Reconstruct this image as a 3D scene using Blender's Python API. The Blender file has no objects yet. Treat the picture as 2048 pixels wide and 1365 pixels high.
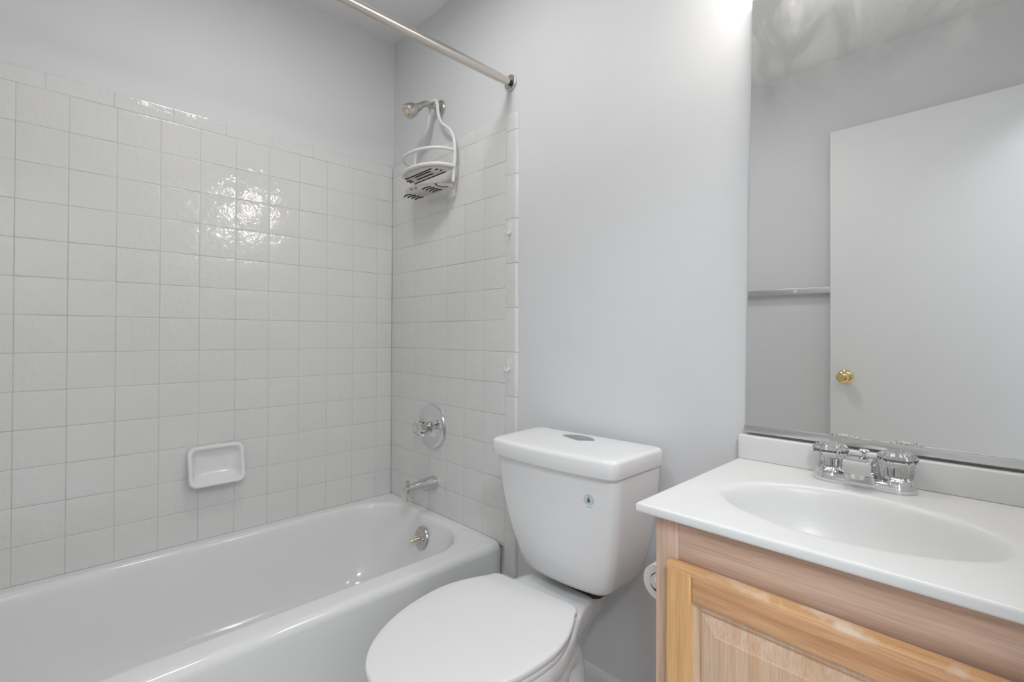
import bpy, bmesh, math, random
from math import sin, cos, pi, sqrt, radians
from mathutils import Vector, Matrix
from mathutils.bvhtree import BVHTree

random.seed(7)
S = bpy.context.scene
COL = S.collection

# ------------------------------------------------------------------ camera
cam_d = bpy.data.cameras.new('camera')
cam = bpy.data.objects.new('camera', cam_d)
COL.objects.link(cam)
S.camera = cam
cam.location = (1.96480, -1.15592, 1.08333)
cam.rotation_euler = (radians(90.3634), radians(-0.23285), radians(45.73858))
cam_d.sensor_fit = 'HORIZONTAL'
cam_d.sensor_width = 36.0
cam_d.lens = 977.3 / 2048 * 36.0
cam_d.shift_y = -17.05 / 2048
cam_d.clip_start = 0.02

# ------------------------------------------------------------------ world, colour management
w = bpy.data.worlds.new('world')
S.world = w
w.use_nodes = True
w.node_tree.nodes['Background'].inputs[0].default_value = (0.90, 0.945, 1.0, 1)
w.node_tree.nodes['Background'].inputs[1].default_value = 0.3
S.view_settings.view_transform = 'Standard'
S.view_settings.look = 'None'
S.view_settings.gamma = 1.0
S.view_settings.exposure = -0.06
S.view_settings.use_curve_mapping = False

BULB = 27.0         # emission strength of the globe bulbs over the mirror
HALL_W = 40.0        # watts split between the hall ceiling lamp and its added fill lamp

TUB_W = 5.6         # watts of the added, unseen fill lamp near the tub

# ------------------------------------------------------------------ room dimensions
XR = 2.130          # right wall
YF = -1.585         # front wall (behind the camera)
ZC = 2.410          # ceiling
TX = 0.001          # tile face on the left wall
TY = -0.002         # tile face on the back wall
WX = -0.009         # painted face of the left wall
WY = 0.008          # painted face of the back wall

# ------------------------------------------------------------------ materials
def new_mat(name):
    m = bpy.data.materials.new(name)
    m.use_nodes = True
    return m, m.node_tree, m.node_tree.nodes['Principled BSDF']

def mat(name, col, rough=0.5, metal=0.0, var=0.03, vscale=6.0, bump=0.0, bscale=60.0,
        bdist=0.001, coat=0.0, ior=1.5, trans=0.0, spec=0.5):
    m, nt, p = new_mat(name)
    N, L = nt.nodes, nt.links
    tc = N.new('ShaderNodeTexCoord')
    nz = N.new('ShaderNodeTexNoise')
    nz.inputs['Scale'].default_value = vscale
    nz.inputs['Detail'].default_value = 4
    L.new(tc.outputs['Object'], nz.inputs['Vector'])
    mx = N.new('ShaderNodeMix'); mx.data_type = 'RGBA'
    mx.inputs[6].default_value = (*[c * (1 - var) for c in col], 1)
    mx.inputs[7].default_value = (*[min(1, c * (1 + var)) for c in col], 1)
    L.new(nz.outputs['Fac'], mx.inputs[0])
    L.new(mx.outputs[2], p.inputs['Base Color'])
    p.inputs['Roughness'].default_value = rough
    p.inputs['Metallic'].default_value = metal
    p.inputs['IOR'].default_value = ior
    p.inputs['Transmission Weight'].default_value = trans
    p.inputs['Coat Weight'].default_value = coat
    p.inputs['Specular IOR Level'].default_value = spec
    if bump > 0:
        nb = N.new('ShaderNodeTexNoise')
        nb.inputs['Scale'].default_value = bscale
        nb.inputs['Detail'].default_value = 3
        L.new(tc.outputs['Object'], nb.inputs['Vector'])
        b = N.new('ShaderNodeBump')
        b.inputs['Strength'].default_value = bump
        b.inputs['Distance'].default_value = bdist
        L.new(nb.outputs['Fac'], b.inputs['Height'])
        L.new(b.outputs['Normal'], p.inputs['Normal'])
    return m

def wood(name, light, dark, axis, rough=0.42, fine=1.0, wear=None):
    """oak: fine pores and broad figure running along the given axis (0 x, 2 z)"""
    m, nt, p = new_mat(name)
    N, L = nt.nodes, nt.links
    tc = N.new('ShaderNodeTexCoord')
    def stretched(across, along):
        mp = N.new('ShaderNodeMapping')
        sc = [across, across, across]; sc[axis] = along
        mp.inputs['Scale'].default_value = sc
        L.new(tc.outputs['Object'], mp.inputs['Vector'])
        return mp
    broad = N.new('ShaderNodeTexNoise')
    broad.inputs['Scale'].default_value = 1.0
    broad.inputs['Detail'].default_value = 5
    broad.inputs['Distortion'].default_value = 0.6
    L.new(stretched(60, 3.0).outputs[0], broad.inputs['Vector'])
    pore = N.new('ShaderNodeTexNoise')
    pore.inputs['Scale'].default_value = 1.0
    pore.inputs['Detail'].default_value = 3
    L.new(stretched(420 * fine, 14).outputs[0], pore.inputs['Vector'])
    rp = N.new('ShaderNodeValToRGB')
    rp.color_ramp.elements[0].position = 0.34
    rp.color_ramp.elements[1].position = 0.62
    L.new(pore.outputs['Fac'], rp.inputs['Fac'])
    rb = N.new('ShaderNodeValToRGB')
    rb.color_ramp.elements[0].position = 0.3
    rb.color_ramp.elements[0].color = (*dark, 1)
    rb.color_ramp.elements[1].position = 0.7
    rb.color_ramp.elements[1].color = (*light, 1)
    L.new(broad.outputs['Fac'], rb.inputs['Fac'])
    mu = N.new('ShaderNodeMix'); mu.data_type = 'RGBA'; mu.blend_type = 'MULTIPLY'
    mu.inputs[0].default_value = 0.17
    L.new(rb.outputs['Color'], mu.inputs[6])
    L.new(rp.outputs['Color'], mu.inputs[7])
    out = mu.outputs[2]
    if wear:
        wn = N.new('ShaderNodeTexNoise')
        wn.inputs['Scale'].default_value = 24.0
        wn.inputs['Detail'].default_value = 5
        L.new(tc.outputs['Object'], wn.inputs['Vector'])
        wr = N.new('ShaderNodeValToRGB')
        wr.color_ramp.elements[0].position = 0.50
        wr.color_ramp.elements[1].position = 0.66
        L.new(wn.outputs['Fac'], wr.inputs['Fac'])
        mw = N.new('ShaderNodeMix'); mw.data_type = 'RGBA'
        L.new(wr.outputs['Color'], mw.inputs[0])
        L.new(out, mw.inputs[6])
        mw.inputs[7].default_value = (*wear, 1)
        out = mw.outputs[2]
    L.new(out, p.inputs['Base Color'])
    p.inputs['Roughness'].default_value = rough
    b = N.new('ShaderNodeBump')
    b.inputs['Strength'].default_value = 0.25
    b.inputs['Distance'].default_value = 0.0006
    L.new(pore.outputs['Fac'], b.inputs['Height'])
    L.new(b.outputs['Normal'], p.inputs['Normal'])
    return m

def emit(name, col, strength):
    m, nt, p = new_mat(name)
    p.inputs['Base Color'].default_value = (0.9, 0.9, 0.9, 1)
    p.inputs['Emission Color'].default_value = (*col, 1)
    p.inputs['Emission Strength'].default_value = strength
    return m

def mirror_mat():
    m, nt, p = new_mat('smeared_mirror')
    N, L = nt.nodes, nt.links
    tc = N.new('ShaderNodeTexCoord')
    mp = N.new('ShaderNodeMapping')
    mp.inputs['Rotation'].default_value = (0, radians(28), 0)
    mp.inputs['Scale'].default_value = (9, 1, 5)
    L.new(tc.outputs['Object'], mp.inputs['Vector'])
    n1 = N.new('ShaderNodeTexNoise')
    n1.inputs['Scale'].default_value = 1.0
    n1.inputs['Detail'].default_value = 7
    n1.inputs['Roughness'].default_value = 0.62
    n1.inputs['Distortion'].default_value = 1.2
    L.new(mp.outputs[0], n1.inputs['Vector'])
    sx = N.new('ShaderNodeSeparateXYZ')
    L.new(tc.outputs['Object'], sx.inputs[0])
    top = N.new('ShaderNodeMapRange')          # smears lie along the upper edge of the glass
    top.inputs['From Min'].default_value = 0.66
    top.inputs['From Max'].default_value = 0.98
    top.inputs['To Min'].default_value = 0.0
    top.inputs['To Max'].default_value = 1.0
    L.new(sx.outputs['Z'], top.inputs['Value'])
    rp = N.new('ShaderNodeValToRGB')
    rp.color_ramp.elements[0].position = 0.40
    rp.color_ramp.elements[1].position = 0.78
    L.new(n1.outputs['Fac'], rp.inputs['Fac'])
    mu = N.new('ShaderNodeMath'); mu.operation = 'MULTIPLY'
    L.new(rp.outputs['Color'], mu.inputs[0]); L.new(top.outputs[0], mu.inputs[1])
    m2 = N.new('ShaderNodeMath'); m2.operation = 'MULTIPLY_ADD'
    L.new(mu.outputs[0], m2.inputs[0]); m2.inputs[1].default_value = 0.55; m2.inputs[2].default_value = 0.012
    gl = N.new('ShaderNodeBsdfGlossy')
    gl.inputs['Roughness'].default_value = 0.0
    gl.inputs['Color'].default_value = (0.84, 0.85, 0.845, 1)
    df = N.new('ShaderNodeBsdfDiffuse')
    df.inputs['Color'].default_value = (0.80, 0.80, 0.79, 1)
    mix = N.new('ShaderNodeMixShader')
    L.new(m2.outputs[0], mix.inputs[0]); L.new(gl.outputs[0], mix.inputs[1]); L.new(df.outputs[0], mix.inputs[2])
    L.new(mix.outputs[0], N['Material Output'].inputs['Surface'])
    return m

M = {}
M['paint'] = mat('wall_paint', (0.760, 0.768, 0.778), 0.58, var=0.015, vscale=3, bump=0.12, bscale=220, bdist=0.0006)
M['ceiling'] = mat('ceiling_paint', (0.86, 0.855, 0.85), 0.8, var=0.015, bump=0.15, bscale=160)
M['trim'] = mat('trim_paint', (0.78, 0.785, 0.79), 0.35, var=0.01)
M['doorpaint'] = mat('door_paint', (0.86, 0.865, 0.875), 0.5, var=0.012, vscale=2, bump=0.05, bscale=90)
M['floor'] = mat('floor_vinyl', (0.76, 0.735, 0.71), 0.4, var=0.08, vscale=18)
M['tile'] = mat('wall_tile_glaze', (0.785, 0.782, 0.768), 0.06, var=0.015, vscale=5, bump=0.8, bscale=42, bdist=0.0019)
M['grout'] = mat('grout', (0.65, 0.645, 0.63), 0.85, var=0.08, vscale=30)
M['clay'] = mat('tile_clay_edge', (0.62, 0.50, 0.44), 0.8, var=0.08, vscale=30)
M['tub'] = mat('tub_enamel', (0.86, 0.86, 0.852), 0.10, var=0.015, vscale=3)
M['china'] = mat('vitreous_china', (0.85, 0.85, 0.85), 0.07, var=0.01)
M['seat'] = mat('seat_plastic', (0.85, 0.847, 0.85), 0.25, var=0.008)
M['marble'] = mat('cultured_marble', (0.80, 0.80, 0.79), 0.30, var=0.01)
M['chrome'] = mat('chrome', (0.78, 0.78, 0.79), 0.08, 1.0, var=0.06, vscale=30)
M['worn'] = mat('tarnished_chrome', (0.56, 0.525, 0.51), 0.22, 1.0, var=0.22, vscale=60, bump=0.2, bscale=160)
M['brushed'] = mat('brushed_nickel', (0.66, 0.615, 0.575), 0.26, 1.0, var=0.05, vscale=12)
M['tan'] = mat('worn_brass', (0.74, 0.57, 0.40), 0.3, 1.0, var=0.1, vscale=60)
M['button'] = mat('flush_button_chrome', (0.50, 0.50, 0.51), 0.25, 1.0, var=0.08, vscale=60)
M['spoutchrome'] = mat('dull_chrome', (0.68, 0.67, 0.67), 0.14, 1.0, var=0.10, vscale=40)
M['brass'] = mat('polished_brass', (0.80, 0.60, 0.27), 0.14, 1.0, var=0.08, vscale=40)
M['acrylic'] = mat('clear_acrylic', (0.97, 0.97, 0.97), 0.04, trans=1.0, ior=1.47, var=0.005)
M['alu'] = mat('mirror_channel', (0.66, 0.655, 0.65), 0.28, 1.0, var=0.05, vscale=20)
M['mirror'] = mirror_mat()
M['caddy'] = mat('white_plastic', (0.84, 0.84, 0.83), 0.35, var=0.02)
M['tray'] = mat('soap_stained_plastic', (0.80, 0.76, 0.74), 0.45, var=0.12, vscale=14)
def translucent(m, k):
    nt = m.node_tree; N, L = nt.nodes, nt.links
    t = N.new('ShaderNodeBsdfTranslucent'); t.inputs['Color'].default_value = (0.86, 0.84, 0.82, 1)
    x = N.new('ShaderNodeMixShader'); x.inputs[0].default_value = k
    L.new(N['Principled BSDF'].outputs[0], x.inputs[1]); L.new(t.outputs[0], x.inputs[2])
    L.new(x.outputs[0], N['Material Output'].inputs['Surface'])
translucent(M['tray'], 0.6)
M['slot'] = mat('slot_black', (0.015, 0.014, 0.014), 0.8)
M['cream'] = mat('limescale_cream', (0.68, 0.60, 0.50), 0.5, var=0.2, vscale=120)
M['cap'] = mat('faded_index_cap', (0.72, 0.62, 0.60), 0.4)
M['dark'] = mat('gap_shade', (0.03, 0.028, 0.026), 0.7)  # near-black painted in for the shade of narrow gaps
M['paper'] = mat('toilet_paper', (0.86, 0.855, 0.845), 0.95, var=0.04, vscale=80)
M['card'] = mat('cardboard', (0.30, 0.17, 0.10), 0.9, var=0.15, vscale=60)
M['label'] = mat('sticker_paper', (0.70, 0.70, 0.70), 0.3, var=0.01)
M['ink'] = mat('sticker_ink', (0.42, 0.43, 0.44), 0.5)
M['blue'] = mat('sticker_blue', (0.01, 0.12, 0.33), 0.4)
M['green'] = mat('sticker_green', (0.10, 0.30, 0.12), 0.4)
M['oak_f_v'] = wood('oak_frame_upright', (0.78, 0.555, 0.435), (0.64, 0.425, 0.31), 2)
M['oak_f_h'] = wood('oak_frame_level', (0.76, 0.535, 0.41), (0.62, 0.40, 0.285), 0)
M['oak_d_v'] = wood('oak_door_upright', (0.88, 0.535, 0.245), (0.70, 0.38, 0.15), 2)
M['oak_d_h'] = wood('oak_door_level', (0.80, 0.46, 0.245), (0.55, 0.27, 0.125), 0)
M['oak_edge'] = wood('oak_door_worn_edge', (0.82, 0.49, 0.24), (0.60, 0.32, 0.15), 0, wear=(0.74, 0.57, 0.43))
M['oak_p'] = wood('oak_panel', (0.80, 0.59, 0.43), (0.70, 0.45, 0.28), 2)
M['bulb'] = emit('lit_globe', (1.0, 0.955, 0.90), BULB)
M['shade'] = emit('fill_lamp_diffuser', (1.0, 0.98, 0.95), 1.0)
M['hall_lamp'] = emit('hall_diffuser', (0.90, 0.95, 1.0), 3.0)

# ------------------------------------------------------------------ mesh helpers
ORG = {}

def link(name, verts, faces, m, parent=None, org=None, smooth=True, angle=35, midx=None):
    """one mesh object from world-space geometry"""
    if parent is not None:
        o0 = ORG[parent.as_pointer()]
    else:
        o0 = Vector(org) if org is not None else Vector((0, 0, 0))
    me = bpy.data.meshes.new(name)
    me.from_pydata([tuple(Vector(v) - o0) for v in verts], [], faces)
    bm = bmesh.new(); bm.from_mesh(me)
    bmesh.ops.recalc_face_normals(bm, faces=bm.faces)
    bm.to_mesh(me); bm.free()
    ms = m if isinstance(m, (list, tuple)) else [m]
    for x in ms: me.materials.append(x)
    if midx:
        for p, i in zip(me.polygons, midx): p.material_index = i
    if smooth:
        me.shade_smooth()
        me.set_sharp_from_angle(angle=radians(angle))
    o = bpy.data.objects.new(name, me)
    COL.objects.link(o)
    if parent is not None: o.parent = parent
    else: o.location = o0
    ORG[o.as_pointer()] = o0
    return o

def thing(name, label, cat, loc, group=None):
    o = bpy.data.objects.new(name, None)
    o.empty_display_size = 0.05
    COL.objects.link(o)
    o.location = loc
    ORG[o.as_pointer()] = Vector(loc)
    o['label'] = label; o['category'] = cat
    if group: o['group'] = group
    return o

def tag(o, label, cat, group=None):
    o['label'] = label; o['category'] = cat
    if group: o['group'] = group
    return o

def struct(o, label=None, cat=None):
    o['kind'] = 'structure'
    if label: o['label'] = label
    if cat: o['category'] = cat
    return o

class G:
    """collects geometry for one mesh"""
    def __init__(s): s.v = []; s.f = []; s.m = []
    def add(s, v, f, mi=0):
        b = len(s.v); s.v += [Vector(x) for x in v]
        s.f += [[i + b for i in q] for q in f]; s.m += [mi] * len(f)
        return s
    def box(s, a, b, mi=0, bev=0.0, seg=2):
        bm = bmesh.new()
        bmesh.ops.create_cube(bm, size=1.0)
        c = [(a[i] + b[i]) / 2 for i in range(3)]; d = [abs(b[i] - a[i]) for i in range(3)]
        for v in bm.verts: v.co = Vector((c[0] + v.co.x * d[0], c[1] + v.co.y * d[1], c[2] + v.co.z * d[2]))
        if bev > 0:
            bmesh.ops.bevel(bm, geom=list(bm.edges), offset=bev, segments=seg, profile=0.5, affect='EDGES')
        bm.verts.index_update()
        s.add([v.co.copy() for v in bm.verts], [[v.index for v in f.verts] for f in bm.faces], mi)
        bm.free(); return s
    def loft(s, rings, cap0=True, cap1=True, mi=0):
        n = len(rings[0]); v = []; f = []
        for r in rings: v += list(r)
        for k in range(len(rings) - 1):
            for i in range(n):
                j = (i + 1) % n
                f.append([k * n + i, k * n + j, (k + 1) * n + j, (k + 1) * n + i])
        for flag, base in ((cap0, 0), (cap1, (len(rings) - 1) * n)):
            if flag:
                c = sum((Vector(v[base + i]) for i in range(n)), Vector()) / n
                v.append(c); ci = len(v) - 1
                for i in range(n): f.append([base + i, base + (i + 1) % n, ci])
        return s.add(v, f, mi)
    def lathe(s, o, axis, prof, n=32, mi=0, flute=0, depth=0.0, cap=True):
        """prof: (distance along axis, radius)"""
        a = Vector(axis).normalized()
        u = a.orthogonal().normalized(); w_ = a.cross(u)
        rings = []
        for (t, r) in prof:
            ring = []
            for i in range(n):
                th = 2 * pi * i / n
                rr = r * (1 - depth * (0.5 + 0.5 * cos(flute * th))) if flute else r
                ring.append(Vector(o) + a * t + u * (rr * cos(th)) + w_ * (rr * sin(th)))
            rings.append(ring)
        return s.loft(rings, cap, cap, mi)
    def tube(s, pts, r, n=14, mi=0, closed=False):
        pts = [Vector(p) for p in pts]; k = len(pts)
        rr = r if isinstance(r, (list, tuple)) else [r] * k
        rings = []; up = None
        for i, p in enumerate(pts):
            if closed: d = (pts[(i + 1) % k] - pts[i - 1]).normalized()
            else: d = (pts[min(i + 1, k - 1)] - pts[max(i - 1, 0)]).normalized()
            if up is None: up = d.orthogonal().normalized()
            up = (up - d * up.dot(d)).normalized(); sd = d.cross(up)
            rings.append([p + up * (rr[i] * cos(2 * pi * j / n)) + sd * (rr[i] * sin(2 * pi * j / n)) for j in range(n)])
        if closed:
            rings.append(rings[0]); return s.loft(rings, False, False, mi)
        return s.loft(rings, True, True, mi)
    def prism(s, poly, d, mi=0):
        d = Vector(d); n = len(poly)
        v = [Vector(p) for p in poly] + [Vector(p) + d for p in poly]
        f = [list(range(n))[::-1], list(range(n, 2 * n))]
        for i in range(n): f.append([i, (i + 1) % n, n + (i + 1) % n, n + i])
        return s.add(v, f, mi)
    def go(s, name, m, parent=None, org=None, smooth=True, angle=35):
        return link(name, s.v, s.f, m, parent, org, smooth, angle, s.m if isinstance(m, (list, tuple)) else None)

def rrect(x0, x1, y0, y1, r, arc=8, side=6):
    """closed rounded rectangle, same vertex count for any size"""
    r = min(r, (x1 - x0) / 2 - 1e-4, (y1 - y0) / 2 - 1e-4)
    cs = [(x1 - r, y1 - r, 0), (x0 + r, y1 - r, pi / 2), (x0 + r, y0 + r, pi), (x1 - r, y0 + r, 1.5 * pi)]
    P = []
    for q in range(4):
        cx, cy, a0 = cs[q]
        for i in range(arc + 1):
            a = a0 + (pi / 2) * i / arc
            P.append((cx + r * cos(a), cy + r * sin(a)))
        nx, ny, na = cs[(q + 1) % 4]
        e = (nx + r * cos(na), ny + r * sin(na)); b = P[-1]
        for i in range(1, side):
            t = i / side; P.append((b[0] + (e[0] - b[0]) * t, b[1] + (e[1] - b[1]) * t))
    return P

def smooth_path(pts, n=8, closed=False):
    pts = [Vector(p) for p in pts]; out = []; k = len(pts)
    rng = range(k) if closed else range(k - 1)
    for i in rng:
        if closed: p0, p1, p2, p3 = pts[i - 1], pts[i], pts[(i + 1) % k], pts[(i + 2) % k]
        else: p0, p1, p2, p3 = pts[max(i - 1, 0)], pts[i], pts[i + 1], pts[min(i + 2, k - 1)]
        for j in range(n):
            t = j / n
            out.append(0.5 * ((2 * p1) + (p2 - p0) * t + (2 * p0 - 5 * p1 + 4 * p2 - p3) * t * t + (3 * p1 - p0 - 3 * p2 + p3) * t ** 3))
    if not closed: out.append(pts[-1])
    return out

def interp(tab, x):
    for (a, fa), (b, fb) in zip(tab, tab[1:]):
        if x <= b or (b, fb) == tab[-1]:
            t = max(0, min(1, (x - a) / (b - a))) if b != a else 0
            return fa + (fb - fa) * t
    return tab[-1][1]

# ================================================================== the setting
g = G().box((-0.10, YF - 0.10, -0.10), (3.6, 0.10, 0.0)); g.box((XR + .10, -2.6, -0.10), (3.6, YF - 0.10, 0.0)); g.box((XR + .10, 0.10, -0.10), (3.6, 0.7, 0.0))
struct(g.go('floor', M['floor'], smooth=False))
g = G().box((-0.10, YF - 0.10, ZC), (3.6, 0.10, ZC + 0.10)); g.box((XR + .10, -2.6, ZC), (3.6, YF - 0.10, ZC + .10)); g.box((XR + .10, 0.10, ZC), (3.6, 0.7, ZC + .10))
struct(g.go('ceiling', M['ceiling'], smooth=False))
wl = struct(G().box((-0.10, YF, 0), (WX, WY, ZC)).go('wall_left', M['paint'], smooth=False))
wb = struct(G().box((-0.10, WY, 0), (XR + .10, 0.10, ZC)).go('wall_back', M['paint'], smooth=False))
wf = struct(G().box((-0.10, YF - 0.10, 0), (XR + .10, YF, ZC)).go('wall_front', M['paint'], smooth=False))
DY0, DY1, DZ = -1.525, -0.765, 2.045           # doorway in the right wall
g = G().box((XR, YF, 0), (XR + .10, DY0, ZC)); g.box((XR, DY1, 0), (XR + .10, WY, ZC)); g.box((XR, DY0, DZ), (XR + .10, DY1, ZC))
wr = struct(g.go('wall_right', M['paint'], smooth=False))
g = G().box((3.5, -2.6, 0), (3.6, 0.7, ZC)); g.box((XR + .10, -2.7, 0), (3.6, -2.6, ZC)); g.box((XR + .10, 0.7, 0), (3.6, 0.8, ZC))
struct(g.go('wall_hall', M['paint'], smooth=False))
# door casing round the doorway
g = G().box((XR - .014, DY1, 0), (XR, DY1 + .057, DZ + .057), bev=.004); g.box((XR - .014, DY0 - .035, DZ), (XR, DY1, DZ + .057), bev=.004)
g.box((XR, DY1 - .018, 0), (XR + .10, DY1, DZ)); g.box((XR, DY0, DZ - .018), (XR + .10, DY1 - .018, DZ)); g.box((XR, DY0, 0), (XR + .10, DY0 + .012, DZ - .018))
struct(g.go('trim_1', M['trim'], angle=30))
# baseboard on the back wall between the tile and the vanity
bz = 0.130
prof = [(0, 0), (-.013, 0), (-.013, bz - .022), (-.010, bz - .010), (-.006, bz - .003), (0, bz)]
g = G().prism([(0.800, WY + y, z) for (y, z) in prof], (1.556 - 0.800, 0, 0))
struct(g.go('baseboard_back', M['trim'], angle=25))

# ------------------------------------------------------------------ wall tile
def tile(g, plane, u0, u1, v0, v1, face, gap=0.0007, round_u1=0.0, tilt=0.0005):
    """one pillow-edged glazed tile; plane 'L': u=y on the left wall, 'B': u=x on the back wall"""
    u0 += gap; u1 -= gap; v0 += gap; v1 -= gap
    ta, tb = random.uniform(-tilt, tilt), random.uniform(-tilt, tilt)
    uc, vc = (u0 + u1) / 2, (v0 + v1) / 2; hu, hv = (u1 - u0) / 2, (v1 - v0) / 2
    def P(u, v, d):
        d = d + ta * (u - uc) / 0.05 + tb * (v - vc) / 0.05 if d > -0.002 else (-0.0098 if round_u1 else d)
        return (face + d, u, v) if plane == 'L' else (u, face - d, v)
    rings = []
    for ins, d in ((0, -0.0030), (0, -0.0008), (0.0006, -0.0003), (0.0016, -0.0001), (0.0030, 0.0)):
        r = rrect(u0 + ins, u1 - ins, v0 + ins, v1 - ins, max(0.0012, 0.003 - ins * .3), arc=2, side=3)
        if round_u1:
            r = [(u, v) for (u, v) in r]
        rings.append([P(u, v, d) for (u, v) in r])
    if round_u1:   # bullnose outer edge rolls back to the wall
        for ring in rings:
            for i, p in enumerate(ring):
                t = max(0.0, (p[0] - (u1 - round_u1)) / round_u1)
                ring[i] = (p[0], min(p[1] + 0.0075 * (1 - sqrt(max(0, 1 - t * t))), face + .0098), p[2])
    g.loft(rings, False, True)

def bullnose(g, x0, x1, z0, z1, gap=.0007):
    """edge tile whose outer long side rolls over to the painted wall"""
    x0 += gap; z0 += gap; z1 -= gap; R_ = .0085
    pf = [(x0, TY + .0040), (x0, TY + .0008), (x0 + .0006, TY + .0003), (x0 + .0016, TY + .0001), (x0 + .0030, TY), (x0 + .02, TY), (x1 - R_ - .004, TY)]
    pf += [(x1 - R_ + R_ * sin(a), TY + R_ * (1 - cos(a))) for a in [pi / 2 * i / 8 for i in range(9)]] + [(x1, WY - .0002)]
    rows = []
    for z, d in ((z0, .0026), (z0, .0007), (z0 + .0008, .0002), (z0 + .0026, 0), (z1 - .0026, 0), (z1 - .0008, .0002), (z1, .0007), (z1, .0026)):
        rows.append([(x - d * (x > x1 - R_ * .5), min(y + d, WY - .0001), z) for x, y in pf])
    n = len(pf); v = [p for r in rows for p in r]; f = []
    for k in range(len(rows) - 1):
        for i in range(n - 1): f.append([k * n + i, k * n + i + 1, (k + 1) * n + i + 1, (k + 1) * n + i])
    g.add(v, f)

T = 0.1095
ZR = [1.7939 - k * T for k in range(15)]
def zrow(k): return 1.7939 - k * T
# left wall
g = G()
ys = [-(0.0769 + j * 0.1125) for j in range(13)]
ycols = [(ys[0], -0.0012)] + [(ys[j + 1], ys[j]) for j in range(12)] + [(-1.530, ys[12])]
for (a, b) in ycols:
    for k in range(13): tile(g, 'L', a, b, zrow(k + 1), zrow(k), TX)
yb = [-0.050 - 0.156 * j for j in range(10)]
for a, b in [(yb[0], -0.0012)] + [(yb[j + 1], yb[j]) for j in range(9)] + [(-1.530, yb[9])]:
    tile(g, 'L', a, b, zrow(0), 1.8415, TX)
struct(g.go('tile_panel', M['tile'], wl, angle=40))
link('grout_bed', *(lambda q: (q.v, q.f))(G().box((WX - .001, -1.531, 0.36), (TX - 0.0012, TY, 1.8412))), M['grout'], wl, smooth=False)
# back wall
g = G()
xc = [0.4089 + j * 0.1125 for j in range(-3, 4)]
xcols = [(0.0002, xc[0])] + list(zip(xc, xc[1:]))
for (a, b) in xcols:
    for k in range(13): tile(g, 'B', a, b, zrow(k + 1), zrow(k), TY)
xb = [0.1235 + 0.1535 * j for j in range(4)]
for a, b in [(0.0002, xb[0])] + list(zip(xb, xb[1:])) + [(xb[-1], 0.7464)]:
    tile(g, 'B', a, b, zrow(0), 1.8415, TY)
zj = [1.782 - 0.151 * j for j in range(13)]
for (b, a) in [(1.8415, zj[0])] + list(zip(zj, zj[1:])):
    if b <= 0.03: break
    bullnose(g, 0.7464, 0.8010, max(a, 0.002), b)
struct(g.go('tile_panel', M['tile'], wb, angle=40))
g = G().box((0.002, TY + .0012, 0.36), (0.7464, WY + .001, 1.8412)); g.box((0.7464, TY + .0012, 0.001), (0.7940, WY + .001, 1.8412))
g.go('grout_bed', M['grout'], wb, smooth=False)

# ================================================================== bathtub
tub = thing('bathtub', 'white enamelled alcove bathtub along the tiled walls', 'bathtub', (0.37, -0.765, 0))
def tub_ring(x0, x1, y0, y1, r, z): return [(x, y, z) for (x, y) in rrect(x0, x1, y0, y1, r, arc=14, side=14)]
yE = -0.0022; xL = 0.0012; yN = -1.535
rings = [tub_ring(xL, .722, yN, yE, .004, 0.0), tub_ring(xL, .729, yN, yE, .004, .30), tub_ring(xL, .732, yN, yE, .004, .345)]
for a in range(1, 8):
    th = a / 7 * pi / 2
    rings.append(tub_ring(xL, .732 - .024 * (1 - cos(th)), yN, yE, .004 + .01 * sin(th), .345 + .026 * sin(th)))
def inner(off, z, r=.17, e0=1.0, e1=1.0):
    return tub_ring(.040 + off, .652 - off, -1.455 + off * e0, -.040 - off * e1, r, z)
rings += [inner(-.010, .3712), inner(-.004, .3708), inner(0, .3695), inner(.004, .367), inner(.008, .362), inner(.011, .354),
          inner(.014, .335), inner(.020, .29, .165, 1.8, 1.5), inner(.028, .22, .16, 2.6, 1.6), inner(.038, .15, .155, 3.2, 1.7),
          inner(.052, .10, .15, 3.2, 1.7), inner(.072, .072, .145, 3.0, 1.6), inner(.100, .060, .13, 2.6, 1.5), inner(.16, .056, .10, 2, 1.2)]
G().loft(rings, False, True).go('basin', M['tub'], tub, angle=60)
# overflow plate with trip lever
oc = Vector((0.352, -0.0735, 0.292)); on_ = Vector((0, -0.985, 0.17)).normalized()
op = G().lathe(oc + on_ * -.004, on_, [(0, .043), (.004, .043), (.008, .040), (.011, .030), (.013, .012), (.0135, .002)], 40).go('overflow_plate', M['worn'], tub)
for s in (-1, 1):
    G().lathe(oc + Vector((s * .022, 0, 0)) + on_ * .008, on_, [(0, .0055), (.004, .0055), (.006, .003)], 14).go('screw', M['chrome'], op)
lv = oc + on_ * .008
G().tube([lv, lv + Vector((-.004, -.018, -.002)), lv + Vector((-.006, -.024, -.004)), lv + Vector((-.009, -.032, -.007))], [.0055, .005, .006, .0065]).go('trip_lever', M['tan'], op)['label'] = 'brass trip lever with worn chrome'

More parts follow.
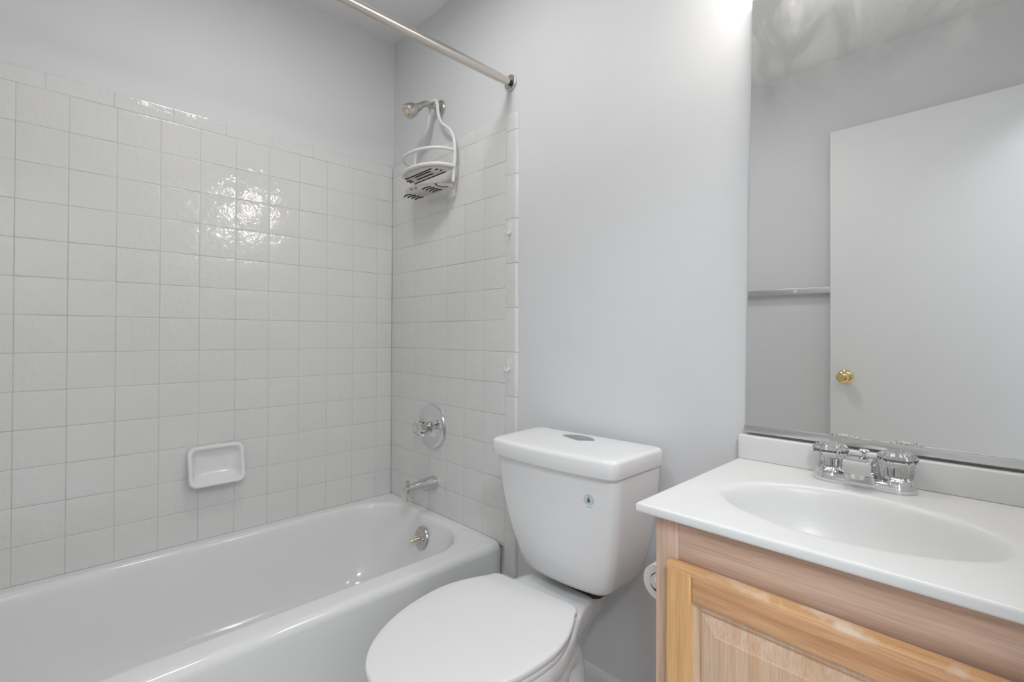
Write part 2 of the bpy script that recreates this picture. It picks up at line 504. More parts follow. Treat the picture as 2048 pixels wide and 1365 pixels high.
# ------------------------------------------------------------------ tub spout
sp = thing('tub_spout', 'chrome tub spout with diverter pin below the shower valve', 'spout', (0.336, WY, 0.49))
rings = []
for (y, hw, zt, zb, r) in ((TY + .0005, .027, .518, .464, .026), (-.010, .027, .518, .464, .026), (-.03, .026, .5165, .4645, .025), (-.06, .0235, .5130, .4655, .021), (-.09, .0205, .5075, .4645, .016),
                           (-.108, .0185, .5045, .462, .012), (-.114, .0180, .5035, .446, .009), (-.130, .0175, .501, .4445, .009), (-.138, .0170, .4995, .445, .009), (-.1405, .015, .497, .447, .009)):
    rings.append([(0.336 + x, y, z) for (x, z) in rrect(-hw, hw, zb, zt, r, arc=6, side=3)])
G().loft(rings).go('spout_body', M['spoutchrome'], sp, angle=40)
G().lathe((0.336, -.124, .498), (0, -.1, 1), [(0, .0035), (.016, .0035), (.017, .0075), (.021, .0085), (.023, .006)], 18).go('diverter_knob', M['worn'], sp)

# ------------------------------------------------------------------ shower valve
va = thing('shower_valve', 'round chrome shower valve with clear knob on the tiled wall', 'shower valve', (0.326, WY, 0.716))
vc = Vector((0.326, TY, 0.716))
G().lathe(vc, (0, -1, 0), [(-.001, .089), (.003, .089), (.010, .086), (.014, .078), (.016, .060), (.020, .040), (.024, .034), (.026, .030)], 56).go('escutcheon', M['chrome'], va)
G().lathe(vc + Vector((0, -.024, 0)), (0, -1, 0), [(0, .021), (.016, .021), (.018, .017), (.022, .012)], 32).go('stem_collar', M['worn'], va)
kb = G().lathe(vc + Vector((0, -.040, 0)), (0, -1, 0), [(0, .018), (.004, .027), (.014, .033), (.026, .033), (.034, .027), (.040, .020), (.046, .018), (.049, .012)], 48, flute=8, depth=.13).go('knob', M['acrylic'], va)
G().lathe(vc + Vector((0, -.0885, 0)), (0, -1, 0), [(0, .012), (.002, .012), (.003, .009)], 24).go('index_cap', M['cap'], kb)

# ------------------------------------------------------------------ shower head
sh = thing('shower_fixture', 'tarnished chrome shower head on a bent arm high on the tiled wall', 'shower head', (0.350, WY, 1.998))
G().lathe((0.350, WY - .0005, 1.998), (0, -1, 0), [(0, .034), (.004, .034), (.009, .029), (.013, .018), (.014, .012)], 36).go('escutcheon', M['worn'], sh)
armp = smooth_path([(0.350, WY - .004, 1.998), (0.350, -.035, 1.999), (0.350, -.062, 1.996), (0.350, -.080, 1.985), (0.350, -.092, 1.972)], 6)
G().tube(armp, .0112, 16).go('arm', M['worn'], sh)
hd = Vector((0, -.066, -.045)).normalized(); h0 = Vector((0.350, -.086, 1.978))
hb = G().lathe(h0, hd, [(0, .011), (.004, .0145), (.012, .0155), (.018, .0150), (.026, .019), (.040, .0255), (.056, .0285), (.070, .0285), (.073, .0265)], 36).go('shower_head', M['worn'], sh)
G().lathe(h0 + hd * .0725, hd, [(0, .0215), (.002, .0215), (.003, .018), (.0005, .016), (.0005, .012), (.004, .011), (.005, .006)], 36).go('spray_face', M['cream'], hb)['label'] = 'cream limescaled spray face'

# ------------------------------------------------------------------ shower caddy
cd = thing('shower_caddy', 'white plastic shower caddy with slotted tray hanging from the shower arm', 'shower caddy', (0.360, -.03, 1.66))
yc = -.030
right = [(.351, yc, 2.0155), (.372, yc, 2.012), (.383, yc, 1.995), (.388, yc, 1.96), (.402, yc, 1.925), (.425, yc, 1.900), (.462, yc, 1.872), (.485, yc, 1.840), (.496, yc, 1.800), (.496, yc, 1.75), (.491, yc, 1.71), (.487, yc, 1.665)]
left = [(.351, yc, 2.0155), (.336, yc, 2.012), (.331, yc, 1.995), (.327, yc, 1.96), (.318, yc, 1.925), (.296, yc, 1.900), (.258, yc, 1.872), (.235, yc, 1.840), (.226, yc, 1.800), (.226, yc, 1.75), (.229, yc, 1.71), (.233, yc, 1.665)]
g = G().tube(smooth_path(right, 5), .0062, 12); g.tube(smooth_path(left, 5), .0062, 12)
g.go('hanger', M['caddy'], cd, angle=60)
def D(hw, dep, n=28, cx=.361, y0=yc):
    return [(cx + hw * cos(pi * i / n), y0 - dep * sin(pi * i / n) ** 0.85) for i in range(n + 1)]
G().tube([(x, y, 1.782) for (x, y) in D(.134, .105)], .0062, 12).go('guard_ring', M['caddy'], cd, angle=60)
G().tube([(x, y, 1.722) for (x, y) in D(.134, .105)], .0072, 12).go('tray_rim', M['caddy'], cd, angle=60)
def plate(name, hw, dep, z, lip, bars, extra):
    """D-shaped tray: thin floor with an upturned lip and dark strips laid on for shaded drain slots"""
    g = G()
    o = D(hw, dep)
    g.loft([[(x, y, z + lip) for (x, y) in D(hw + .003, dep + .002)], [(x, y, z + .003) for (x, y) in D(hw, dep)], [(x, y, z) for (x, y) in D(hw - .004, dep - .004)]], False, False)
    g.prism([(x, y, z) for (x, y) in D(hw - .004, dep - .004)], (0, 0, .0025))
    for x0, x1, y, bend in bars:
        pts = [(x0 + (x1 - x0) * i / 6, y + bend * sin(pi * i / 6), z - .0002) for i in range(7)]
        g.tube(pts, .0027, 6, mi=1)  # inlaid dark strip stands for the shade inside a slot
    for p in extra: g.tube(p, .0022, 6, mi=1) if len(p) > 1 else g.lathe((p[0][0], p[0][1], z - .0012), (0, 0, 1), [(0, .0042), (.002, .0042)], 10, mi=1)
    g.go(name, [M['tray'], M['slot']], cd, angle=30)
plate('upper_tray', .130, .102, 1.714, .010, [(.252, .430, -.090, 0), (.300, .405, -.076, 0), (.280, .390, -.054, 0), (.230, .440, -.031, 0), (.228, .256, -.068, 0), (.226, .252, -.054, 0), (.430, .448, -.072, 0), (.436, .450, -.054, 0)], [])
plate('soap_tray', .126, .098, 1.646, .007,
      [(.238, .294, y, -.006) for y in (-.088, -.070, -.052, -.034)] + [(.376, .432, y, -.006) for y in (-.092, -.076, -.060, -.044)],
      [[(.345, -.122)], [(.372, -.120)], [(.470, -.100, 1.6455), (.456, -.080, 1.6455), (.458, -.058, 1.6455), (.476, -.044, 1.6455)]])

# ------------------------------------------------------------------ curtain rod
rod = thing('curtain_rod', 'brushed metal shower curtain rod spanning the tub', 'curtain rod', (0.7614, -.79, 1.951))
rx, rz = 0.7614, 1.951
ax = (0, -1, 0)
G().lathe((rx, WY - .054, rz), ax, [(0, .0125), (0, .0146), (-YF - .100, .0146), (-YF - .100, .0125)], 28).go('tube', M['brushed'], rod)
for y, d in ((WY - .0005, -1), (YF + .0005, 1)):
    G().lathe((rx, y, rz), (0, d, 0), [(0, .027), (.003, .0275), (.006, .0265), (.0075, .023), (.0065, .017), (.0045, .015)], 36).go('flange', M['brushed'], rod)
    G().lathe((rx, y + d * .0045, rz), (0, d, 0), [(0, .0095), (.012, .0095)], 24).go('neck', M['dark'], rod)
    G().lathe((rx, y + d * .016, rz), (0, d, 0), [(0, .0120), (.001, .0128), (.036, .0130), (.0365, .0142), (.039, .0142)], 28).go('sleeve', M['brushed'], rod)

# ------------------------------------------------------------------ soap dish
def soap_ring(ins, dep_top, dep_bot, z0=.562, z1=.697, y0=-.787, y1=-.612, r=.024):
    out = []
    for (y, z) in rrect(y0 + ins, y1 - ins, z0 + ins, z1 - ins, max(.004, r - ins * .3), arc=6, side=6):
        t = (z1 - z) / (z1 - z0)
        out.append((TX + dep_top + (dep_bot - dep_top) * t ** 1.3, y, z))
    return out
g = G().loft([soap_ring(.012, -.0005, -.0005), soap_ring(.006, .004, .010), soap_ring(.001, .012, .034), soap_ring(0, .015, .044), soap_ring(.002, .018, .050), soap_ring(.006, .019, .053), soap_ring(.011, .018, .052),
              soap_ring(.014, .015, .046), soap_ring(.020, .006, .030), soap_ring(.028, .003, .020), soap_ring(.045, .002, .010)], True, True)
sd = g.go('soap_dish', M['china'], org=(TX, -.70, .63), angle=60)
tag(sd, 'white ceramic soap dish set into the tiled wall above the tub', 'soap dish')

# ------------------------------------------------------------------ small adhesive hooks
def hook(z, label):
    h = thing('wall_hook', label, 'hook', (0.768, TY, z), 'small white hooks on the tile edge')
    G().prism([(0.768 + x, TY - .0002, z + v) for (x, v) in rrect(-.010, .010, -.020, .022, .009, arc=6, side=2)], (0, -.0035, 0)).go('plate', M['caddy'], h)
    G().tube(smooth_path([(.768, TY - .002, z - .008), (.768, TY - .010, z - .019), (.768, TY - .020, z - .016), (.768, TY - .023, z - .004)], 5), .0032, 10).go('prong', M['caddy'], h)
    return h
hook(1.447, 'upper white plastic hook on the tile edge, near the shower caddy')
hook(0.983, 'lower white plastic hook on the tile edge, above the toilet tank')

# ================================================================== toilet
to = thing('toilet', 'white two-piece toilet with closed lid between tub and vanity', 'toilet', (1.135, -.38, 0))
def rot2(x, y, th, px, py):
    c, s_ = cos(th), sin(th); dx, dy = x - px, y - py
    return px + c * dx - s_ * dy, py + s_ * dx + c * dy
TH = radians(2.4); TCX, TCY = 1.142, -.0215
def tank_ring(hw, dep, z, r=.022, bow=.017, taper=.05, ins=0.0, bk=0.0):
    out = []
    for (x, y) in rrect(-hw + ins, hw - ins, -dep + ins + bow, -bk - ins, r, arc=8, side=8):
        fr = min(1, max(0, -y / (dep - bow)))
        x2 = x * (1 - taper * fr)
        y2 = y - bow * fr * (1 - min(1, (x / hw) ** 2))
        X, Y = rot2(TCX + x2, TCY + y2, TH, TCX, TCY)
        out.append((X, Y, z))
    return out
tr = [tank_ring(.085, .140, .446), tank_ring(.115, .158, .4465), tank_ring(.132, .168, .451), tank_ring(.145, .174, .463),
      tank_ring(.156, .180, .487), tank_ring(.169, .190, .53), tank_ring(.183, .203, .59), tank_ring(.193, .213, .65), tank_ring(.199, .220, .71), tank_ring(.202, .224, .75), tank_ring(.2025, .225, .767)]
tank = G().loft(tr).go('tank', M['china'], to, angle=60)
LW, LDp = .2090, .2405
lr = [tank_ring(.198, .222, .7605), tank_ring(LW - .002, LDp - .003, .7595), tank_ring(LW - .001, LDp - .001, .763), tank_ring(LW, LDp, .780)]
for k in range(1, 8):
    th = k / 7 * pi / 2
    lr.append(tank_ring(LW, LDp, .791 + .012 * sin(th), ins=.012 * (1 - cos(th))))
lr += [tank_ring(LW, LDp, .8036, ins=.03), tank_ring(LW, LDp, .8042, ins=.06)]
lid = G().loft(lr).go('tank_lid', M['china'], to, angle=60)
# dual flush button set in the lid
g = G(); bx, by = 1.137, -.098
half = [(.051 * cos(pi * i / 20), .030 * sin(pi * i / 20)) for i in range(21)]
poly = half + [(-.024, -.010), (0.0, -.018), (.018, -.022), (.036, -.010)]
def bp(p, k, z): X, Y = rot2(bx + p[0] * k, by + p[1] * k, TH, bx, by); return (X, Y, z)
g.loft([[bp(p, 1.0, .8035) for p in poly], [bp(p, 1.0, .8062) for p in poly], [bp(p, .93, .8070) for p in poly]], True, True)
g.go('flush_button', M['button'], lid)
# round water-saving sticker on the tank front
bmt = bmesh.new(); bmt.from_mesh(tank.data)
bvh = BVHTree.FromBMesh(bmt)
o0 = ORG[tank.as_pointer()]
hit, nrm, _, _ = bvh.ray_cast(Vector((1.272, -.8, .700)) - o0, Vector((0, 1, 0)))
bmt.free()
hit = hit + o0
if nrm.y > 0: nrm = -nrm
su = Vector((0, 0, 1)).cross(nrm).normalized(); sv = nrm.cross(su)
if sv.z < 0: sv = -sv
if su.x < 0: su = -su
def SP(u, v, d): return hit + su * u + sv * v + nrm * (d + .0004)
def disc(r0, n, d, a0=0, a1=2 * pi): return [SP(r0 * cos(a0 + (a1 - a0) * i / n), r0 * sin(a0 + (a1 - a0) * i / n), d) for i in range(n)]
g = G(); g.prism(disc(.0135, 32, 0), nrm * .0003)
stk = g.go('sticker', M['label'], to); stk['label'] = 'round sticker with blue and green drop'
g = G()
for k in range(18):                      # ring of tiny illegible lettering
    a = radians(100 + k * 19)
    if -1.15 < sin(a) < -0.93: continue
    c0, c1 = .0105, .0126
    g.prism([SP(c0 * cos(a), c0 * sin(a), .0004), SP(c1 * cos(a), c1 * sin(a), .0004), SP(c1 * cos(a + .16), c1 * sin(a + .16), .0004), SP(c0 * cos(a + .16), c0 * sin(a + .16), .0004)], nrm * .0001)
for k in range(5): g.prism([SP(-.006 + k * .0026, -.0185, 0), SP(-.0045 + k * .0026, -.0185, 0), SP(-.0045 + k * .0026, -.0165, 0), SP(-.006 + k * .0026, -.0165, 0)], nrm * .0002)
g.go('lettering', M['ink'], stk)
drop = [(0, .0085), (.0022, .004), (.0045, -.001), (.0042, -.0045), (.002, -.0068), (0, -.0072)]
g = G(); g.prism([SP(-u, v, .0004) for u, v in drop], nrm * .0002); g.go('blue_drop', M['blue'], stk)
g = G(); g.prism([SP(u, v, .0004) for u, v in drop], nrm * .0002); g.go('green_drop', M['green'], stk)

# bowl, seat and cover outlines: half-width along the length
CX = 1.117; BTH = radians(4.5)
def egg(y0, y1, yw, hw, hb, rb, z, n=44, scale=1.0, back=None):
    """outline from the back edge y0 to the front tip y1, widest hw at yw, half-width hb at the back"""
    side = []
    m_ = n // 2
    if back is None:
        for i in range(7):                       # rounded back corner
            a = pi / 2 * i / 6
            side.append((hb - rb + rb * sin(a), y0 - rb * (1 - cos(a))))
        ys_ = y0 - rb
        for i in range(1, m_):
            t = i / m_; y = ys_ + (yw - ys_) * t
            side.append((hb + (hw - hb) * sin(t * pi / 2) ** 0.9, y))
    else:
        for i in range(7 + m_ - 1):
            t = i / (7 + m_ - 1); y = y0 + (yw - y0) * t
            side.append((interp(back, y0 - y if False else -y), y))
    for i in range(n + 1):
        a = pi / 2 * i / n
        side.append((hw * cos(a), yw + (y1 - yw) * sin(a)))
    side[-1] = (0.0004, y1)
    P = [(x, y) for x, y in side] + [(-x, y) for x, y in side[::-1]]
    out = []
    for x, y in P:
        X, Y = rot2(CX + x * scale, y, BTH, CX, -.2)
        out.append((X, Y, z))
    return out
def body(z, tab, y0, y1, yw, hw): return egg(y0, y1, yw, hw, 0, 0, z, back=tab)
dk = [(.03, .082), (.10, .094), (.17, .110), (.20, .116), (.25, .134), (.30, .156), (.36, .174), (.42, .180)]
def sc(tab, k): return [(a, b * k) for a, b in tab]
rings = [
    body(0.0, [(.12, .064), (.2, .078), (.3, .106), (.42, .118)], -.12, -.60, -.42, .118),
    body(.03, [(.12, .063), (.2, .076), (.3, .104), (.42, .116)], -.12, -.598, -.42, .116),
    body(.045, [(.12, .055), (.2, .068), (.3, .095), (.42, .108)], -.125, -.588, -.42, .108),
    body(.12, [(.12, .050), (.2, .062), (.3, .086), (.42, .102)], -.13, -.585, -.42, .102),
    body(.20, [(.12, .048), (.2, .060), (.3, .088), (.42, .112)], -.125, -.600, -.42, .112),
    body(.27, [(.10, .050), (.2, .066), (.3, .104), (.42, .134)], -.105, -.630, -.42, .134),
    body(.315, [(.05, .058), (.12, .068), (.2, .086), (.3, .126), (.42, .152)], -.065, -.658, -.42, .152),
    body(.345, [(.03, .074), (.10, .084), (.17, .098), (.20, .105), (.25, .120), (.30, .140), (.36, .157), (.42, .165)], -.045, -.680, -.42, .165),
    body(.368, [(.03, .078), (.10, .089), (.17, .105), (.20, .112), (.25, .130), (.30, .151), (.36, .168), (.42, .175)], -.038, -.694, -.42, .175),
    body(.380, sc(dk, .985), -.036, -.700, -.42, .178),
    body(.404, dk, -.035, -.703, -.42, .180),
    body(.411, sc(dk, .985), -.036, -.700, -.42, .1775),
    body(.4145, sc(dk, .95), -.038, -.693, -.42, .171),
    body(.4150, sc(dk, .80), -.045, -.665, -.42, .150)]
bowl = G().loft(rings).go('bowl', M['china'], to, angle=50)
# raised pad under the tank, coloured near-black for the gap's shade
g = G().loft([[(1.142 + x, y, z) for (x, y) in rrect(-.085, .085, -.135, -.035, .02)] for z in (.412, .4435)])
g.go('tank_gap_pad', M['dark'], to)
# sculpted trapway bulge on the right flank
tw = smooth_path([(CX + .072, -.41, .03), (CX + .078, -.36, .11), (CX + .066, -.29, .215), (CX + .046, -.215, .268), (CX + .030, -.155, .25), (CX + .026, -.135, .14), (CX + .026, -.135, .03)], 6)
G().tube(tw, .043, 20).go('trapway', M['china'], to, angle=60)
def seat_r(d, z): return egg(-.248 - d, -.7105 + d, -.42, .1845 - d, .137 - d, .027, z)
G().loft([seat_r(.010, .4155), seat_r(.004, .4160), seat_r(.002, .4185), seat_r(.002, .4275), seat_r(.004, .4295), seat_r(.010, .4300)]).go('seat', M['seat'], to, angle=60)
rl = [seat_r(.008, .4312), seat_r(.001, .4318), seat_r(-.001, .4335), seat_r(-.001, .4405)]
for k in range(1, 5):
    th = k / 4 * pi / 2
    rl.append(seat_r(-.001 + .005 * (1 - cos(th)), .4405 + .0055 * sin(th)))
rl += [seat_r(.02, .4472), seat_r(.05, .4482), seat_r(.10, .4488)]
G().loft(rl).go('seat_cover', M['seat'], to, angle=60)
for s in (-1, 1):
    G().tube([(CX + s * .070 - .018, -.250, .4265), (CX + s * .070 + .018, -.250, .4265)], .0085, 14).go('hinge', M['seat'], to, angle=60)
    G().lathe((CX + s * .100, -.30, .030), (0, 0, 1), [(0, .016), (.008, .015), (.016, .008), (.017, .001)], 20).go('bolt_cap', M['china'], to, angle=60)

# ================================================================== vanity cabinet
vn = thing('vanity_cabinet', 'pinkish tan oak vanity cabinet with raised-panel door under the sink top', 'cabinet', (1.84, -.22, 0))
CX0, CX1, CYF, CZ = 1.558, 2.126, -.430, .7945
G().box((CX0, CYF + .019, .001), (CX0 + .014, -.001, CZ)).go('side_panel', M['oak_f_v'], vn, smooth=False)
G().box((CX1 - .014, CYF + .019, .001), (CX1, -.001, CZ)).go('side_panel', M['oak_f_v'], vn, smooth=False)
G().box((CX0 + .014, CYF + .06, .095), (CX1 - .014, -.001, .11)).go('bottom_panel', M['oak_p'], vn, smooth=False)
G().box((CX0 + .014, CYF + .075, .001), (CX1 - .014, CYF + .090, .095)).go('toe_kick', M['oak_f_h'], vn, smooth=False)
G().box((CX0, CYF, .095), (CX0 + .0385, CYF + .019, CZ), bev=.0012).go('stile', M['oak_f_v'], vn, angle=30)
G().box((CX1 - .0385, CYF, .095), (CX1, CYF + .019, CZ), bev=.0012).go('stile', M['oak_f_v'], vn, angle=30)
G().box((CX0 + .0388, CYF + .0002, .690), (CX1 - .0388, CYF + .019, CZ), bev=.0012).go('rail', M['oak_f_h'], vn, angle=30)
G().box((CX0 + .0388, CYF + .0002, .095), (CX1 - .0388, CYF + .019, .140), bev=.0012).go('rail', M['oak_f_h'], vn, angle=30)
# door, standing very slightly ajar on its hinge side
DX0, DX1, DZ0, DZ1 = 1.5855, 2.098, .115, .7330
dyb = CYF - .0012; dyf = CYF - .019
AJ = radians(-1.5)
def ajar(g_):
    for i, v in enumerate(g_.v):
        x, y = rot2(v.x, v.y, AJ, DX0, dyb); g_.v[i] = Vector((x, y, v.z))
    return g_
g = ajar(G().box((DX0 + .008, dyb - .004, DZ0 + .008), (DX1 - .008, dyb, DZ1 - .008)))
door = g.go('door', M['oak_p'], vn, smooth=False)
SW = .042
def stick(x0, x1, z0, z1, m, name, worn=False):
    g_ = G().box((x0, dyf, z0), (x1, dyb, z1), bev=.0035, seg=3)
    return ajar(g_).go(name, m, door, angle=30)
stick(DX0, DX0 + SW, DZ0, DZ1 - .0065, M['oak_d_v'], 'stile')
stick(DX1 - SW, DX1, DZ0, DZ1 - .0065, M['oak_d_v'], 'stile')
stick(DX0 + SW, DX1 - SW, DZ1 - .0495, DZ1 - .0065, M['oak_d_h'], 'rail')
stick(DX0 + SW, DX1 - SW, DZ0, DZ0 + SW, M['oak_d_h'], 'rail')
# worn, eased top edge running the width of the door
pf = [(dyb, DZ1), (dyf + .010, DZ1), (dyf + .004, DZ1 - .002), (dyf + .0008, DZ1 - .006), (dyf + .0002, DZ1 - .011), (dyf + .004, DZ1 - .012), (dyb, DZ1 - .012)]
g = ajar(G().prism([(DX0 + .0005, y, z) for y, z in pf], (DX1 - DX0 - .001, 0, 0)))
e_ = g.go('top_edge', M['oak_edge'], door, angle=30); e_['label'] = 'worn pale top edge'
# raised centre panel
a0, a1, b0, b1 = DX0 + SW - .001, DX1 - SW + .001, DZ0 + SW - .001, DZ1 - .0485
def pr_(ins, y): return [(a0 + ins, y, b0 + ins), (a1 - ins, y, b0 + ins), (a1 - ins, y, b1 - ins), (a0 + ins, y, b1 - ins)]
g = ajar(G().loft([pr_(0, dyf + .003), pr_(.006, dyf + .0065), pr_(.0095, dyf + .0075), pr_(.0105, dyf + .0100), pr_(.0125, dyf + .0100), pr_(.0135, dyf + .0075), pr_(.036, dyf + .0028), pr_(.037, dyf + .0018), pr_(.06, dyf + .0018)], False, True))
g.go('panel', M['oak_p'], door, smooth=False)

# ================================================================== vanity top
ct = thing('countertop', 'glossy white countertop with oval integral basin', 'countertop', (1.84, -.22, .795))
KX0, KX1, KY0, KY1, KZ0, KZ = 1.531, 2.1285, -.447, WY - .001, .7952, .8105
ecx, ecy, ea, eb = 1.783, -.2555, .186, .1265
angs = [2 * pi * i / 120 for i in range(120)]
for (x, y) in ((KX0, KY0), (KX1, KY0), (KX1, KY1), (KX0, KY1)):
    a = math.atan2(y - ecy, x - ecx) % (2 * pi)
    k = min(range(len(angs)), key=lambda i: abs(angs[i] - a)); angs[k] = a
angs.sort()
def rect_ring(ins, z):
    out = []
    x0, x1, y0, y1 = KX0 + ins, KX1, KY0 + ins, KY1
    for a in angs:
        c, s_ = cos(a), sin(a); t = 1e9
        if c > 1e-9: t = min(t, (KX1 - ecx) / c)
        if c < -1e-9: t = min(t, (KX0 - ecx) / c)
        if s_ > 1e-9: t = min(t, (KY1 - ecy) / s_)
        if s_ < -1e-9: t = min(t, (KY0 - ecy) / s_)
        x, y = ecx + c * t, ecy + s_ * t
        out.append((min(max(x, x0), x1), min(max(y, y0), y1), z))
    return out
def ell(k, z, dx=0.0, kp=0.0):
    out = []
    for a in angs:
        c, s_ = cos(a), sin(a)
        r = 1 / sqrt((c / (ea + kp)) ** 2 + (s_ / (eb + kp)) ** 2)
        out.append((ecx + c * r * k + dx, ecy + s_ * r * k, z))
    return out
rr = [rect_ring(.05, KZ0), rect_ring(.002, KZ0), rect_ring(.0005, KZ0 + .0015), rect_ring(0, KZ0 + .004), rect_ring(0, KZ - .004), rect_ring(.0008, KZ - .0018), rect_ring(.0022, KZ - .0005), rect_ring(.004, KZ), rect_ring(.012, KZ),
      ell(1, KZ, 0, .012), ell(1, KZ - .0002, 0, .004), ell(1, KZ - .0014), ell(.975, KZ - .0045), ell(.95, KZ - .011), ell(.92, KZ - .024), ell(.88, KZ - .044), ell(.82, KZ - .066), ell(.73, KZ - .088), ell(.60, KZ - .106), ell(.42, KZ - .118), ell(.22, KZ - .124), ell(.12, KZ - .126)]
G().loft(rr, False, True).go('slab', M['marble'], ct, angle=50)
G().box((KX0, -.022, KZ - .0005), (KX1, WY - .001, .8632), bev=.0035, seg=3).go('backsplash', M['marble'], ct, angle=40)
G().lathe((ecx, ecy, KZ - .127), (0, 0, 1), [(0, .024), (.003, .024), (.004, .021), (.002, .017), (.0005, .004)], 28).go('drain', M['chrome'], ct)

# ================================================================== faucet
fa = thing('sink_faucet', 'low chrome centerset faucet with two clear ribbed knobs', 'faucet', (1.770, -.062, KZ))
FX, FY = 1.770, -.060
def fbase(hw, hd_, z, dy=0): return [(FX + x, FY + y + dy, z) for (x, y) in rrect(-hw, hw, -hd_, hd_, hd_, arc=10, side=6)]
G().loft([fbase(.077, .026, KZ + .0002), fbase(.078, .027, KZ + .004), fbase(.077, .026, KZ + .010), fbase(.073, .022, KZ + .0155), fbase(.066, .015, KZ + .017)]).go('base_plate', M['chrome'], fa, angle=50)
for s in (-1, 1):
    hx = FX + s * .0508
    G().lathe((hx, FY, KZ + .012), (0, 0, 1), [(0, .026), (.004, .025), (.009, .021), (.013, .018), (.016, .012)], 32).go('collar', M['chrome'], fa)
    hk = G().lathe((hx, FY, KZ + .0225), (0, 0, 1), [(0, .0215), (.002, .0235), (.018, .0250), (.030, .0285), (.037, .0300), (.042, .0275), (.046, .0215), (.0465, .015), (.0445, .008)], 96, flute=24, depth=.05).go('knob', M['acrylic'], fa, angle=20)
    G().lathe((hx, FY, KZ + .023), (0, 0, 1), [(0, .008), (.020, .0075), (.0215, .004)], 18).go('stem', M['worn'], hk)
# spout: a squared chrome nose standing over the base, arched underneath
def fs(y, zb, zt, hw): return [(FX + x, y, zz) for (x, zz) in rrect(-hw, hw, zb, zt, min(.006, (zt - zb) * .3), arc=5, side=3)]
rings = [fs(-.030, KZ + .010, .834, .0225), fs(-.036, KZ + .008, .850, .0240), fs(-.046, KZ + .004, .860, .0245), fs(-.060, KZ + .002, .8640, .0245), fs(-.074, KZ + .002, .8650, .0240), fs(-.083, KZ + .004, .8652, .0235),
         fs(-.089, KZ + .012, .8652, .0232), fs(-.095, KZ + .022, .8650, .0230), fs(-.102, KZ + .027, .8648, .0226), fs(-.112, KZ + .028, .8642, .0222), fs(-.1145, KZ + .0295, .8628, .0210)]
G().loft(rings).go('spout', M['chrome'], fa, angle=45)
G().lathe((FX, -.101, KZ + .030), (0, 0, -1), [(0, .0115), (.010, .0115), (.0108, .0085)], 24).go('aerator', M['chrome'], fa)
G().lathe((FX + .002, -.060, .862), (0, 0, 1), [(0, .0028), (.006, .0028), (.0075, .0045), (.0105, .0082), (.0125, .0086), (.014, .0065)], 20).go('lift_rod', M['chrome'], fa)

# ================================================================== mirror
mi = thing('wall_mirror', 'large frameless wall mirror above the vanity with smeared top', 'mirror', (1.83, 0, .869))
ym = -.006
poly = [(1.5430, ym, .8745), (2.124, ym, .8745), (2.124, ym, 1.8415), (1.5585, ym, 1.8415), (1.5560, ym, 1.8385)]
G().prism(poly, (0, -ym + WY - .0006, 0)).go('glass', M['mirror'], mi, smooth=False)
g = G().box((1.5405, ym - .0042, .8690), (2.126, ym - .0010, .8842), bev=.0007); g.box((1.5405, ym - .004, .8690), (2.126, WY - .0005, .8735), bev=.0006)
g.go('bottom_channel', M['alu'], mi, angle=30)

# ================================================================== light over the mirror
vl = thing('vanity_light', 'chrome strip light with round lit bulbs above the mirror', 'wall lamp', (1.81, 0, 1.955))
G().box((1.560, -.034, 1.893), (2.060, WY - .0006, 2.012), bev=.006).box((1.560, -.150, 2.006), (2.060, -.020, 2.016), bev=.003).go('mounting_bar_and_hood', M['chrome'], vl, angle=30)  # second box: unseen hood added over the bulbs to block upward light
for k in range(4):
    bx_ = 1.625 + k * .123
    G().lathe((bx_, -.033, 1.955), (0, -1, 0), [(0, .026), (.006, .026), (.016, .021), (.020, .016)], 28).go('socket', M['chrome'], vl)
    n = 14
    G().lathe((bx_, -.095, 1.955), (0, 1, 0), [(-.044 * cos(pi * i / n), max(.0006, .044 * sin(pi * i / n))) for i in range(n + 1)], 28).go('bulb', M['bulb'], vl)

# ================================================================== toilet paper
tp = thing('toilet_paper_holder', 'white toilet paper holder on the side of the vanity', 'toilet paper holder', (CX0, -.25, .62))
px_, pz_ = 1.497, .622
for y0, y1 in ((-.324, -.314), (-.192, -.182)):
    yy = (y0 + y1) / 2
    G().tube(smooth_path([(CX0 - .0005, yy, pz_ + .012), (1.535, yy, pz_ + .008), (px_ + .012, yy, pz_ + .003), (px_, yy, pz_)], 5), [.011] * 6 + [.009] * 10, 12).go('arm', M['caddy'], tp)
G().tube([(px_, -.320, pz_), (px_, -.186, pz_)], .013, 16).go('spindle', M['caddy'], tp)
n = 48; r1, r0, y0, y1 = .0340, .0195, -.309, -.197
def ring_(r, y): return [(px_ + r * cos(2 * pi * i / n), y, pz_ - .006 + r * sin(2 * pi * i / n)) for i in range(n)]
tr_ = thing('toilet_paper_roll', 'nearly used white toilet paper roll beside the vanity', 'toilet paper', (px_, -.25, pz_ - .006))
G().loft([ring_(r0, y0), ring_(r1 - .001, y0), ring_(r1, y0 + .001), ring_(r1, y1 - .001), ring_(r1 - .001, y1), ring_(r0, y1)], False, False).go('paper', M['paper'], tr_, angle=40)
G().loft([ring_(r0, y0 + .0005), ring_(r0 - .001, y0 + .0005), ring_(r0 - .001, y1 - .0005), ring_(r0, y1 - .0005)], False, False).go('tube', M['card'], tr_, angle=40)

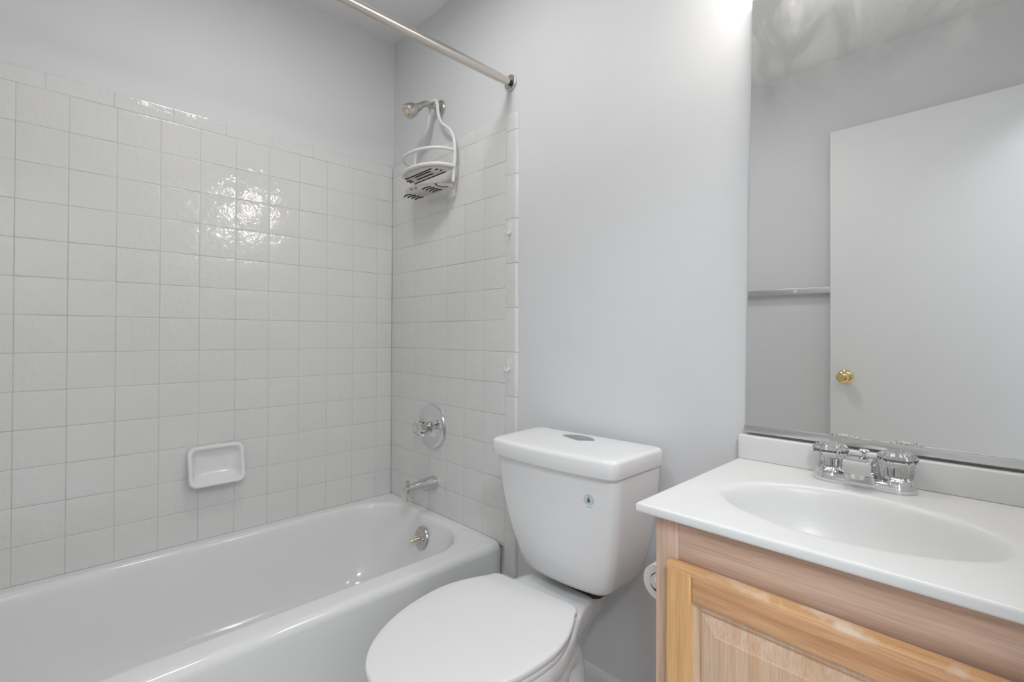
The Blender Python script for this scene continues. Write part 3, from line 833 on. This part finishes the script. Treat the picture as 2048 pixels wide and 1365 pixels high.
# ================================================================== behind the camera, seen in the mirror
ORGD = (1.75, -1.52, 0)
lf = G().box((1.370, -1.536, .012), (2.124, -1.500, 2.036), bev=.002).go('door_1', M['doorpaint'], org=ORGD, angle=30)
struct(lf, 'white flush bathroom door standing open, reflected in the mirror')
kc = Vector((1.430, -1.500, .902))
kn = G().lathe(kc + Vector((0, -.0003, 0)), (0, 1, 0), [(0, .032), (.003, .032), (.008, .026), (.011, .014)], 36).go('door_knob', M['brass'], lf)
kn['label'] = 'round brass door knob'
G().lathe(kc + Vector((0, .010, 0)), (0, 1, 0), [(0, .011), (.016, .011), (.022, .018), (.030, .0255), (.040, .0275), (.050, .025), (.056, .017), (.0575, .010), (.0565, .004)], 36).go('knob_ball', M['brass'], kn)
G().lathe(kc + Vector((0, .066, 0)), (0, 1, 0), [(0, .004), (.004, .0035)], 14).go('lock_button', M['worn'], kn)
G().box((1.3685, -1.530, .875), (1.3703, -1.506, .930)).go('latch_plate', M['brass'], lf, smooth=False)
G().box((1.362, -1.523, .895), (1.369, -1.513, .910)).go('latch', M['worn'], lf, smooth=False)

tb = thing('towel_bar', 'slim square metal towel bar on the wall, reflected in the mirror', 'towel bar', (1.2, YF, 1.31))
G().box((.86, -1.562, 1.292), (1.50, -1.544, 1.322), bev=.0015).go('bar', M['alu'], tb, angle=30)
for x in (.875, 1.485):
    G().box((x - .013, YF + .0005, 1.290), (x + .013, -1.546, 1.324), bev=.003).go('post', M['alu'], tb, angle=30)
G().box((1.205, -1.546, 1.300), (1.222, -1.538, 1.314), bev=.001).go('clip', M['caddy'], tb, angle=30)

# ------------------------------------------------------------------ lamps out of frame
TLX, TLY = .86, -.66  # unseen ceiling lamp added to brighten the corner over the tub
tl = thing('tub_fill_lamp', 'added unseen round fill lamp above the outer edge of the bathtub', 'ceiling lamp', (TLX, TLY, ZC))
G().lathe((TLX, TLY, ZC - .0005), (0, 0, -1), [(0, .16), (.012, .16), (.014, .152)], 40).go('rim', M['trim'], tl)
G().lathe((TLX, TLY, ZC - .012), (0, 0, -1), [(0, .150), (.02, .140), (.034, .10), (.042, .05), (.044, .002)], 40).go('diffuser', M['shade'], tl)
HL = ((2.62, -1.98, 'added unseen hall fill lamp farther from the bathroom doorway'), (2.74, -1.50, 'round hall ceiling light nearer to the bathroom doorway'))  # farther lamp added as fill for the gap beside the vanity
for hx_, hy_, lb in HL:
    hl = thing('hall_light', lb, 'ceiling lamp', (hx_, hy_, ZC), 'hall ceiling lights')
    G().lathe((hx_, hy_, ZC - .0005), (0, 0, -1), [(0, .20), (.012, .20), (.014, .192)], 40).go('rim', M['trim'], hl)
    G().lathe((hx_, hy_, ZC - .012), (0, 0, -1), [(0, .19), (.03, .18), (.055, .13), (.068, .06), (.07, .002)], 40).go('diffuser', M['hall_lamp'], hl)
def lamp(name, loc, watts, size, col, spread=180):
    ld = bpy.data.lights.new(name, 'AREA'); ld.shape = 'DISK'; ld.size = size; ld.energy = watts; ld.color = col
    ld.spread = radians(spread)
    o = bpy.data.objects.new(name, ld); COL.objects.link(o); o.location = loc
    return o
lamp('tub_fill_light', (TLX, TLY, ZC - .06), TUB_W, .28, (1.0, .99, .975))
for hx_, hy_, lb in HL:
    lamp('hall_lamp_light', (hx_, hy_, ZC - .09), HALL_W / 2, .38, (.88, .94, 1.0))
